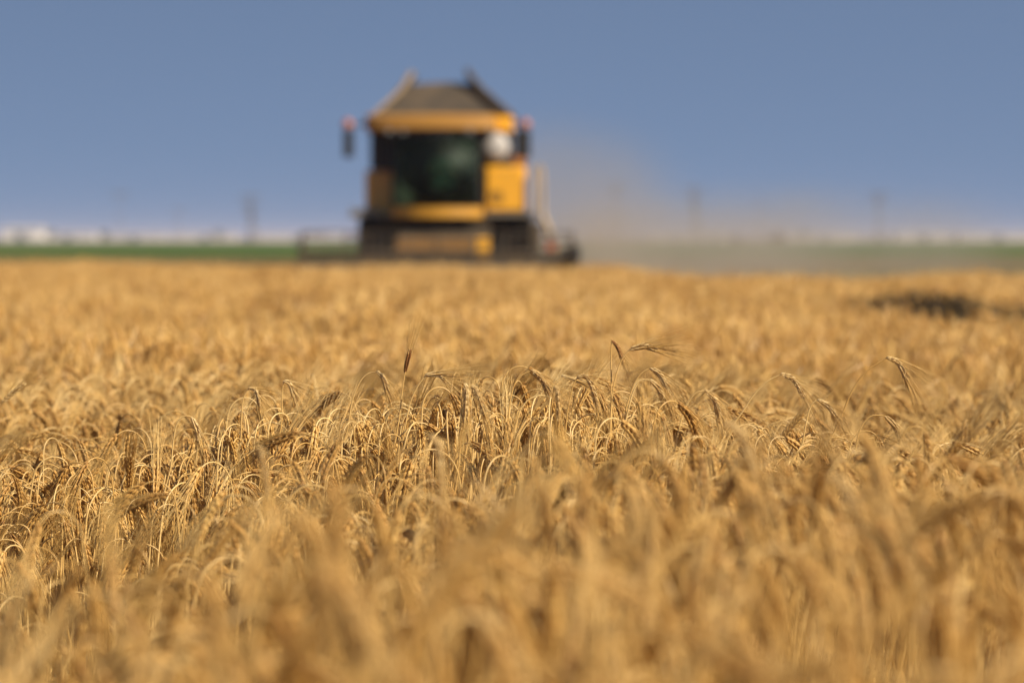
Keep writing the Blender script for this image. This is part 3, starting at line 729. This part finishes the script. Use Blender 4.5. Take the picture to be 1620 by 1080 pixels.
# ladder and handrail on the right
m = MB()
for dy in (-.15, .45):
    m.tube([(lx(846), dy, Z(338)), (lx(847), dy, Z(268)), (lx(852), dy, Z(263)), (lx(858), dy, Z(268)), (lx(859), dy, Z(338))], .035, 8)
C("handrail", m, M['beige'])
m = MB()
for dy in (-.15, .45): m.tube([(lx(857), dy, Z(338)), (lx(869), dy, Z(365)), (lx(879), dy, Z(418))], .05, 8)
for q in range(5):
    u = q / 4; px = 861 + 17 * u; m.box((lx(px) - .04, -.15, Z(350 + 62 * u) - .012), (lx(px) + .10, .45, Z(350 + 62 * u) + .012))
C("ladder", m, M['beige'])
m = MB(); m.box((lx(866), -.22, Z(402)), (lx(880), -.19, Z(384))); wb = C("warning_board", m, M['red'])
m = MB(); m.prism([(lx(866), Z(402)), (lx(873), Z(402)), (lx(880), Z(393)), (lx(880), Z(389))], -.225, -.221); C("reflective_band", m, M['yellow'], wb)
# wheels
def wheel(cx, cy, r, wd, name="front_wheel"):
    wr = empty(name, (cx, cy, r), parent=root)
    m = MB(); h = wd / 2
    m.lathe((-h, 0, 0), (1, 0, 0), [(0, r * .58), (.01, r * .82), (wd * .12, r * .94), (wd * .3, r * .975), (wd * .7, r * .975), (wd * .88, r * .94), (wd - .01, r * .82), (wd, r * .58)], 40)
    for k in range(20):
        for sg in (-1, 1):
            a = 2 * math.pi * (k + (.5 if sg > 0 else 0)) / 20; b = a + .16; c1, s1, c2, s2 = math.cos(a), math.sin(a), math.cos(b), math.sin(b)
            x0, x1 = 0.01 * sg, h * .93 * sg; w_ = .035
            P_ = []
            for (x, a_) in ((x0, a), (x1, b)):
                for da in (-w_ / r, w_ / r):
                    for rr in (r * .95, r): P_.append((x, rr * math.cos(a_ + da), rr * math.sin(a_ + da)))
            m.add(P_, [(0, 1, 3, 2), (4, 6, 7, 5), (0, 4, 5, 1), (2, 3, 7, 6), (1, 5, 7, 3), (0, 2, 6, 4)])
    m.build("tyre", M['rubber'], wr)
    m = MB(); m.lathe((-h * .8, 0, 0), (1, 0, 0), [(0, r * .57), (.03, r * .5), (h * .5, r * .48), (h * .55, r * .2), (h * 1.05, r * .2), (h * 1.1, r * .48), (h * 1.55, r * .5), (h * 1.6, r * .57)], 28); m.build("rim", M['rim'], wr)
wheel(lx(595), .9, .76, .74); wheel(lx(815), .9, .76, .74); wheel(lx(612), 4.6, .52, .42, "rear_wheel"); wheel(lx(788), 4.6, .52, .42, "rear_wheel")
m = MB(); m.tube([(lx(600), .9, .76), (lx(810), .9, .76)], .12, 10); m.tube([(lx(615), 4.6, .52), (lx(785), 4.6, .52)], .08, 8); C("axle", m, M['chassis'])
m = MB(); m.box((lx(770), .25, Z(345)), (lx(838), 1.6, Z(338)), .02); C("mudguard", m, M['chassis'])
# feeder house sloping down to the header
m = MB(); x0, x1 = lx(632), lx(776)
vs = [(x0, .4, Z(378)), (x1, .4, Z(378)), (x1, .4, Z(350)), (x0, .4, Z(350)), (x0, -1.9, .12), (x1, -1.9, .12), (x1, -1.9, .80), (x0, -1.9, .80)]
m.add(vs, [(0, 3, 2, 1), (4, 5, 6, 7), (0, 1, 5, 4), (3, 7, 6, 2), (0, 4, 7, 3), (1, 2, 6, 5)]); fh = C("feeder_house", m, M['chassis'])
m = MB(); m.box((lx(632), -1.96, Z(398)), (lx(750), -1.905, Z(377)), .01); C("feeder_panel", m, M['shaded_dusty_yellow'], fh)
m = MB(); m.box((lx(755), -2.0, Z(410)), (lx(775), -1.905, Z(376)), .015); C("feeder_side_plate", m, M['yellow'], fh)
# header with reel
hd = empty("header", (0, -2.0, 0), parent=root); tag(hd)
hx0, hx1 = lx(486), lx(912)
m = MB(); m.box((hx0, -.10, .12), (hx1, 0.0, Z(405)), .02); m.box((hx0, -1.1, .10), (hx1, -.1, .16)); m.build("back_panel", M['chassis'], hd)
m = MB()
for xx in (hx0, hx1 - .06): m.prism([(-.0, .08), (-1.5, .08), (-1.75, .22), (-1.1, .62), (-.2, .86), (0, .86)], xx, xx + .06, 'x')
m.build("end_plate", M['chassis'], hd)
m = MB(); m.box((lx(886), -.9, Z(411)), (lx(914), -.3, Z(390)), .03); m.build("drive_cover", M['black'], hd)
m = MB(); m.lathe((hx0 + .1, -.45, .42), (1, 0, 0), [(0, .2), (.01, .22), (hx1 - hx0 - .25, .22), (hx1 - hx0 - .2, .2)], 20)
m.build("auger", M['steel'], hd)
rz, ry, rr = Z(399), -1.05, .38
rl = MB(); rl.tube([(hx0 + .05, ry, rz), (hx1 - .1, ry, rz)], .045, 8)
for k in range(6):
    a = 2 * math.pi * k / 6 + .52; py_, pz_ = ry + rr * math.cos(a), rz + rr * math.sin(a)
    rl.tube([(hx0 + .05, py_, pz_), (hx1 - .1, py_, pz_)], .016, 6)
    for xx in np.linspace(hx0 + .06, hx1 - .11, 5): rl.tube([(xx, ry, rz), (xx, py_, pz_)], .014, 5)
reel = rl.build("reel", M['chassis'], hd)
m = MB()
for k in range(6):
    a = 2 * math.pi * k / 6 + .52; py_, pz_ = ry + rr * math.cos(a), rz + rr * math.sin(a)
    for xx in np.linspace(hx0 + .12, hx1 - .15, 34): m.tube([(xx, py_, pz_), (xx, py_ + .03, pz_ - .15)], .005, 3, cap=False)
m.build("tines", M['steel'], reel)
for xx in (hx0 + .02, hx1 - .06):
    m = MB(); m.tube([(xx, 0, .9), (xx, -.5, rz + .16), (xx, ry, rz)], .03, 6); m.build("reel_arm", M['black'], hd)
for px in (490, 553, 872, 900):
    m = MB(); m.tube([(lx(px), -.06, Z(402)), (lx(px), -.06, Z(370))], .02, 6); m.tube([(lx(px), -.06, Z(371)), (lx(px) + (.4 if px < 700 else -.2), -.06, Z(371))], .014, 6); m.build("marker_rod", M['chassis'], hd)
# unloading pipe folded along the flank
m = MB(); m.tube([(lx(822), 2.2, Z(246)), (lx(824), 2.5, Z(248)), (lx(824), 5.4, Z(250))], .13, 12); C("unloading_pipe", m, M['shaded_dusty_yellow'])
m = MB(); m.box((lx(838), -.3, Z(398)), (lx(856), .4, Z(352)), .03); C("fuel_box", m, M['chassis'])

# ------------------------------------------------------------------ the driver
def skin_body(name, chains, mats, loc):
    """chains: list of [(x,y,z,r), ...]; chains share joints that coincide; first point is the root"""
    V, E, RR, idx = [], [], [], {}
    def vid(p):
        k = (round(p[0], 4), round(p[1], 4), round(p[2], 4))
        if k not in idx: idx[k] = len(V); V.append(p[:3]); RR.append(p[3])
        return idx[k]
    for ch in chains:
        for a, b in zip(ch[:-1], ch[1:]): E.append((vid(a), vid(b)))
    me = bpy.data.meshes.new(name); me.from_pydata(V, E, []); o = bpy.data.objects.new(name, me); S.collection.objects.link(o)
    sm = o.modifiers.new("skin", 'SKIN'); sm.use_smooth_shade = True
    for i, r in enumerate(RR):
        rv = r if isinstance(r, tuple) else (r, r); me.skin_vertices[0].data[i].radius = rv
    me.skin_vertices[0].data[0].use_root = True
    ss = o.modifiers.new("sub", 'SUBSURF'); ss.levels = 2; ss.render_levels = 2
    dg = bpy.context.evaluated_depsgraph_get(); nm = bpy.data.meshes.new_from_object(o.evaluated_get(dg)); o.modifiers.clear(); o.data = nm
    nm.materials.clear()
    for q in mats: nm.materials.append(q)
    o.location = loc; return o
ax_, ay_, az_ = OX + .02, DC + .30, Z(300) + .10     # pelvis on the seat
pel = (0, 0, 0, (.15, .11)); wst = (0, .02, .17, (.14, .10)); che = (0, .0, .38, (.17, .11)); nec0 = (0, -.02, .50, (.09, .08)); nec = (0, -.04, .57, (.052, .055))
ch = [[pel, wst, che, nec0, nec, (0, -.055, .64, (.072, .085)), (0, -.065, .72, (.078, .098)), (0, -.06, .79, (.058, .07))]]
ch.append([(0, -.055, .64, (.072, .085)), (0, -.135, .655, (.022, .022))])                                        # chin
ch.append([(0, -.065, .72, (.078, .098)), (0, -.17, .70, (.014, .018))])                                          # nose
for s in (-1, 1):
    ch.append([(0, -.065, .72, (.078, .098)), (s * .082, -.055, .705, (.012, .022))])                             # ear
    hip = (s * .10, -.04, -.02, .095)
    ch.append([pel, hip, (s * .13, -.42, .02, .07), (s * .13, -.46, -.02, .065), (s * .13, -.50, -.38, .045), (s * .13, -.58, -.42, (.04, .035)), (s * .13, -.68, -.425, (.035, .025))])
    sh = (s * .19, -.01, .44, .062); el = (s * .27, -.18, .20, .045); wr = (s * .19, -.45, .26, .028); hand = (s * .18, -.51, .28, (.038, .018))
    ch.append([che, sh, el, wr, hand])
    for k, dx in enumerate((-.027, -.009, .009, .027)):
        L = (.85, 1, .95, .75)[k]
        ch.append([hand, (s * .18 + dx, -.545 - .01 * L, .30, .010), (s * .18 + dx, -.565 - .005 * L, .285, .0085), (s * .18 + dx, -.555, .262, .008)])
    ch.append([(s * .19, -.45, .26, .028), (s * .155, -.49, .275, .012), (s * .15, -.525, .285, .009)])          # thumb
try:
    per = skin_body("person", ch, [M['skin'], M['shirt'], M['trousers']], (ax_, ay_, az_))
    for p in per.data.polygons:
        c = p.center
        if c.z < .05 or (c.y < -.3 and c.z < .12): p.material_index = 2
        elif c.z < .53 and c.y > -.33: p.material_index = 1
        else: p.material_index = 0
        p.use_smooth = True
    tag(per, "driver in a pale green shirt seated behind the harvester's windscreen", "person")
    m = MB(); m.ellipsoid((0, -.045, .775), (.088, .105, .062), 16, 8); m.box((-.07, -.02, .68), (.07, .05, .78), .02); m.build("hair", M['hair'], per, True)
    for s in (-1, 1):
        m = MB(); m.ellipsoid((s * .031, -.155, .722), (.012, .008, .008), 8, 6); m.build("eye", M['white'], per, True)
    m = MB(); m.ellipsoid((0, -.158, .668), (.024, .006, .006), 8, 6); m.build("mouth", M['red'], per, True)
except Exception as e:
    print("person failed", e)

# ------------------------------------------------------------------ far side of the fields
M['shed'] = simple("white_shed_wall", (.64, .60, .58), .7, 0, .2, (.5, .42, .34), .2)
M['shed_roof'] = simple("pale_sheet_roof", (.54, .52, .53), .5, .2, .3, (.4, .32, .25), .2)
M['door'] = simple("shed_door", (.12, .14, .17), .6)
M['wood'] = simple("weathered_pole", (.17, .14, .13), .9, 0, .3)
M['leafg'] = straw("far_leaves", (.03, .045, .015), (.055, .075, .025), (.09, .10, .04), .2)
M['leafb'] = straw("dry_shrub_leaves", (.10, .065, .04), (.16, .10, .06), (.2, .14, .09), .2)
def shed(px0, px1, py_top, d, label, depth=14, group=None):
    a, b = at(px0, py_top, d), at(px1, py_top, d); wd = b.x - a.x; h = a.z; e = h * .72
    r = empty("shed", (a.x + wd / 2, d, 0.06)); tag(r, label, "farm shed", group)
    m = MB(); m.box((-wd / 2, 0, 0), (wd / 2, depth, e)); wl = m.build("wall", M['shed'], r)
    m = MB(); m.prism([(-.4, e + .004), (depth + .4, e + .004), (depth / 2, h)], -wd / 2 - .3, wd / 2 + .3, 'x'); m.build("roof", M['shed_roof'], r)
    for k in range(max(1, int(wd / 14))):
        x = -wd / 2 + (k + .5) * wd / max(1, int(wd / 14)); m = MB(); m.box((x - 1.4, -.06, 0), (x + 1.4, -.003, e * .75)); m.build("door", M['door'], r)
shed(2, 62, 358, 1100, "tallest white farm shed on the far left horizon", 20)
shed(64, 148, 367.5, 1150, "long low white shed just right of the tallest white one", 16)
shed(160, 262, 369.5, 1200, "low pale shed between the first two poles of the left horizon")
shed(275, 372, 369, 1200, "low pale shed left of the horizon pole nearest the harvester")
shed(402, 540, 370, 1200, "low pale shed right of the horizon pole beside the harvester's header")
shed(1030, 1105, 370, 1150, "pale low shed dimmed by the harvester's dust")
shed(1112, 1150, 366.5, 1100, "short white gabled shed left of the two brown bushes")
shed(1245, 1362, 368, 1150, "long white shed right of the two brown bushes")
shed(1372, 1410, 370, 1200, "small pale shed behind the right horizon pole")
shed(1418, 1505, 366.5, 1150, "bright white shed second from the right end of the horizon")
shed(1518, 1640, 368, 1150, "white shed at the right end of the horizon")

def pole(px, py_top, d, label, arms=2, r=.16, brace=False):
    p = at(px, py_top, d); h = p.z; o = empty("utility_pole", (p.x, d, .05)); tag(o, label, "utility pole")
    m = MB(); m.tube([(0, 0, 0), (0, 0, h)], r * .5, 10, r2=r * .35); m.build("pole", M['wood'], o)
    for k in range(arms):
        z = h - .5 - k * 1.2; L = 1.5 - .2 * k; m = MB(); m.box((-L, -r - .14, z), (L, -r - .005, z + .16)); ca = m.build("crossarm", M['wood'], o)
        for xx in (-L + .15, -L * .45, L * .45, L - .15):
            m = MB(); m.lathe((xx, -r - .07, z + .16), (0, 0, 1), [(0, .05), (.08, .09), (.16, .09), (.24, .04)], 8); m.build("insulator", M['tank'], ca)
    if brace:
        m = MB(); m.tube([(1.2, 0, 0), (.1, 0, h * .72)], .12, 8); m.build("brace", M['wood'], o)
    return o
pole(190, 304, 650, "faint thin utility pole in the left quarter of the sky line", 1, .14)
pole(396, 308, 560, "utility pole with wide crossarms, the clearest one left of the harvester", 3, .34, True)
pole(975, 290, 620, "utility pole half lost in the harvester's dust", 2, .26)
pole(1098, 296, 600, "tall utility pole just right of the harvester's dust", 3, .38, True)
pole(1390, 304, 620, "rightmost utility pole in the haze", 2, .36)
pole(282, 332, 900, "short faint pole between the two taller left ones", 1, .2)
pole(1200, 322, 950, "short faint pole above the two brown bushes", 1, .2)

def bush(px, py_top, d, wpx, mat, label, name="bush", trunk=False, seed=1):
    rnd = random.Random(seed); p = at(px, py_top, d); h = p.z; wd = wpx * d / F
    o = empty(name, (p.x, d, .05)); tag(o, label, name)
    m = MB(); 
    for k in range(5):
        a = rnd.uniform(0, 6.28); m.tube([(0, 0, 0), (math.cos(a) * wd * .12, math.sin(a) * wd * .12, h * .35), (math.cos(a) * wd * .3, math.sin(a) * wd * .3, h * .75)], .06, 5, r2=.015)
    m.build("trunk" if trunk else "branches", M['wood'], o)
    m = MB(); cl = [(rnd.uniform(-.33, .33) * wd, rnd.uniform(-.33, .33) * wd, h * rnd.uniform(.35, .85), rnd.uniform(.14, .26) * wd) for _ in range(9)]
    for k in range(900):
        c = rnd.choice(cl); v = Vector((rnd.gauss(0, 1), rnd.gauss(0, 1), rnd.gauss(0, 1))).normalized() * c[3] * rnd.uniform(.5, 1.05); q = Vector(c[:3]) + v
        q.z = max(.05, min(h, q.z)); a = Vector((rnd.uniform(-1, 1), rnd.uniform(-1, 1), rnd.uniform(-1, 1))).normalized() * .09; b = a.cross(v).normalized() * .05
        m.add([q - a, q + b, q + a, q - b], [(0, 1, 2, 3)])
    m.build("crown" if trunk else "foliage", mat, o)
bush(1166, 370, 420, 22, M['leafb'], "left one of two brown bushes beyond the stubble", seed=1)
bush(1228, 368, 420, 26, M['leafb'], "right one of two brown bushes beyond the stubble", seed=2)
bush(80, 364, 900, 16, M['leafg'], "small dark bush at the right end of the tallest white shed", seed=3)
bush(166, 366, 900, 20, M['leafg'], "small dark bush below the faint thin pole on the left", seed=4)
bush(345, 365, 900, 18, M['leafg'], "small dark bush left of the clearest left pole", seed=5)
bush(1270, 364, 900, 34, M['leafg'], "dark flat bush in front of the long white shed", seed=6)

# ------------------------------------------------------------------ dust behind the harvester, and the air
def dust():
    m, t = new_mat("dust"); o = nd(t, "ShaderNodeOutputMaterial"); v = nd(t, "ShaderNodeVolumePrincipled")
    v.inputs['Color'].default_value = (.64, .57, .49, 1); v.inputs['Anisotropy'].default_value = .2
    tc = nd(t, "ShaderNodeTexCoord"); n = nd(t, "ShaderNodeTexNoise", Scale=.42, Detail=5.0, Roughness=.6)
    t.links.new(tc.outputs['Object'], n.inputs['Vector'])
    sx = nd(t, "ShaderNodeSeparateXYZ"); t.links.new(tc.outputs['Object'], sx.inputs[0])
    def mth(op, a, b=None, c=None):
        q = nd(t, "ShaderNodeMath", operation=op)
        for i, x in enumerate((a, b, c)):
            if x is None: continue
            if isinstance(x, (int, float)): q.inputs[i].default_value = x
            else: t.links.new(x, q.inputs[i])
        return q.outputs[0]
    def ell(cx, cy, cz, rx, ry, rz_, k):
        e = None
        for ax, c_, r_ in ((0, cx, rx), (1, cy, ry), (2, cz, rz_)):
            d = mth('DIVIDE', mth('SUBTRACT', sx.outputs[ax], c_), r_); d = mth('MULTIPLY', d, d); e = d if e is None else mth('ADD', e, d)
        f = mth('SUBTRACT', 1.0, e); f = mth('MAXIMUM', f, 0.0); f = mth('MULTIPLY', f, f); return mth('MULTIPLY', f, k)
    d = mth('ADD', ell(-.7, 3, .3, 3.6, 12, 2.8, .62), ell(1.0, 5, -.4, 6.0, 14, 1.5, .55)); d = mth('ADD', d, ell(4.5, 10, -.1, 8.4, 16, 1.7, .40))
    nn = mth('SUBTRACT', n.outputs['Fac'], .38); nn = mth('MAXIMUM', nn, 0.0); nn = mth('MULTIPLY', nn, 6.0)
    dd = mth('MULTIPLY', mth('MULTIPLY', d, nn), DUST_K)
    t.links.new(dd, v.inputs['Density']); t.links.new(v.outputs[0], o.inputs['Volume']); return m
DUST_K = .16
b0 = at(930, 380, 80)
mb = MB(); mb.box((-6, -6, -1.0), (13, 26, 4.2)); du = mb.build("dust", dust()); du.location = (b0.x, 78, 1.05); tag(du, "tan dust cloud trailing from the harvester's right side", "dust", kind="stuff")

m, t = new_mat("haze_air"); o = nd(t, "ShaderNodeOutputMaterial"); v = nd(t, "ShaderNodeVolumePrincipled")
v.inputs['Color'].default_value = (.56, .57, .74, 1); v.inputs['Density'].default_value = .00017; v.inputs['Anisotropy'].default_value = .0
t.links.new(v.outputs[0], o.inputs['Volume'])
mb = MB(); mb.box((-5000, -500, -1.0), (5000, 9500, 16.0)); hz = mb.build("haze", m); tag(hz, "pale haze over the far fields", "haze", kind="stuff")
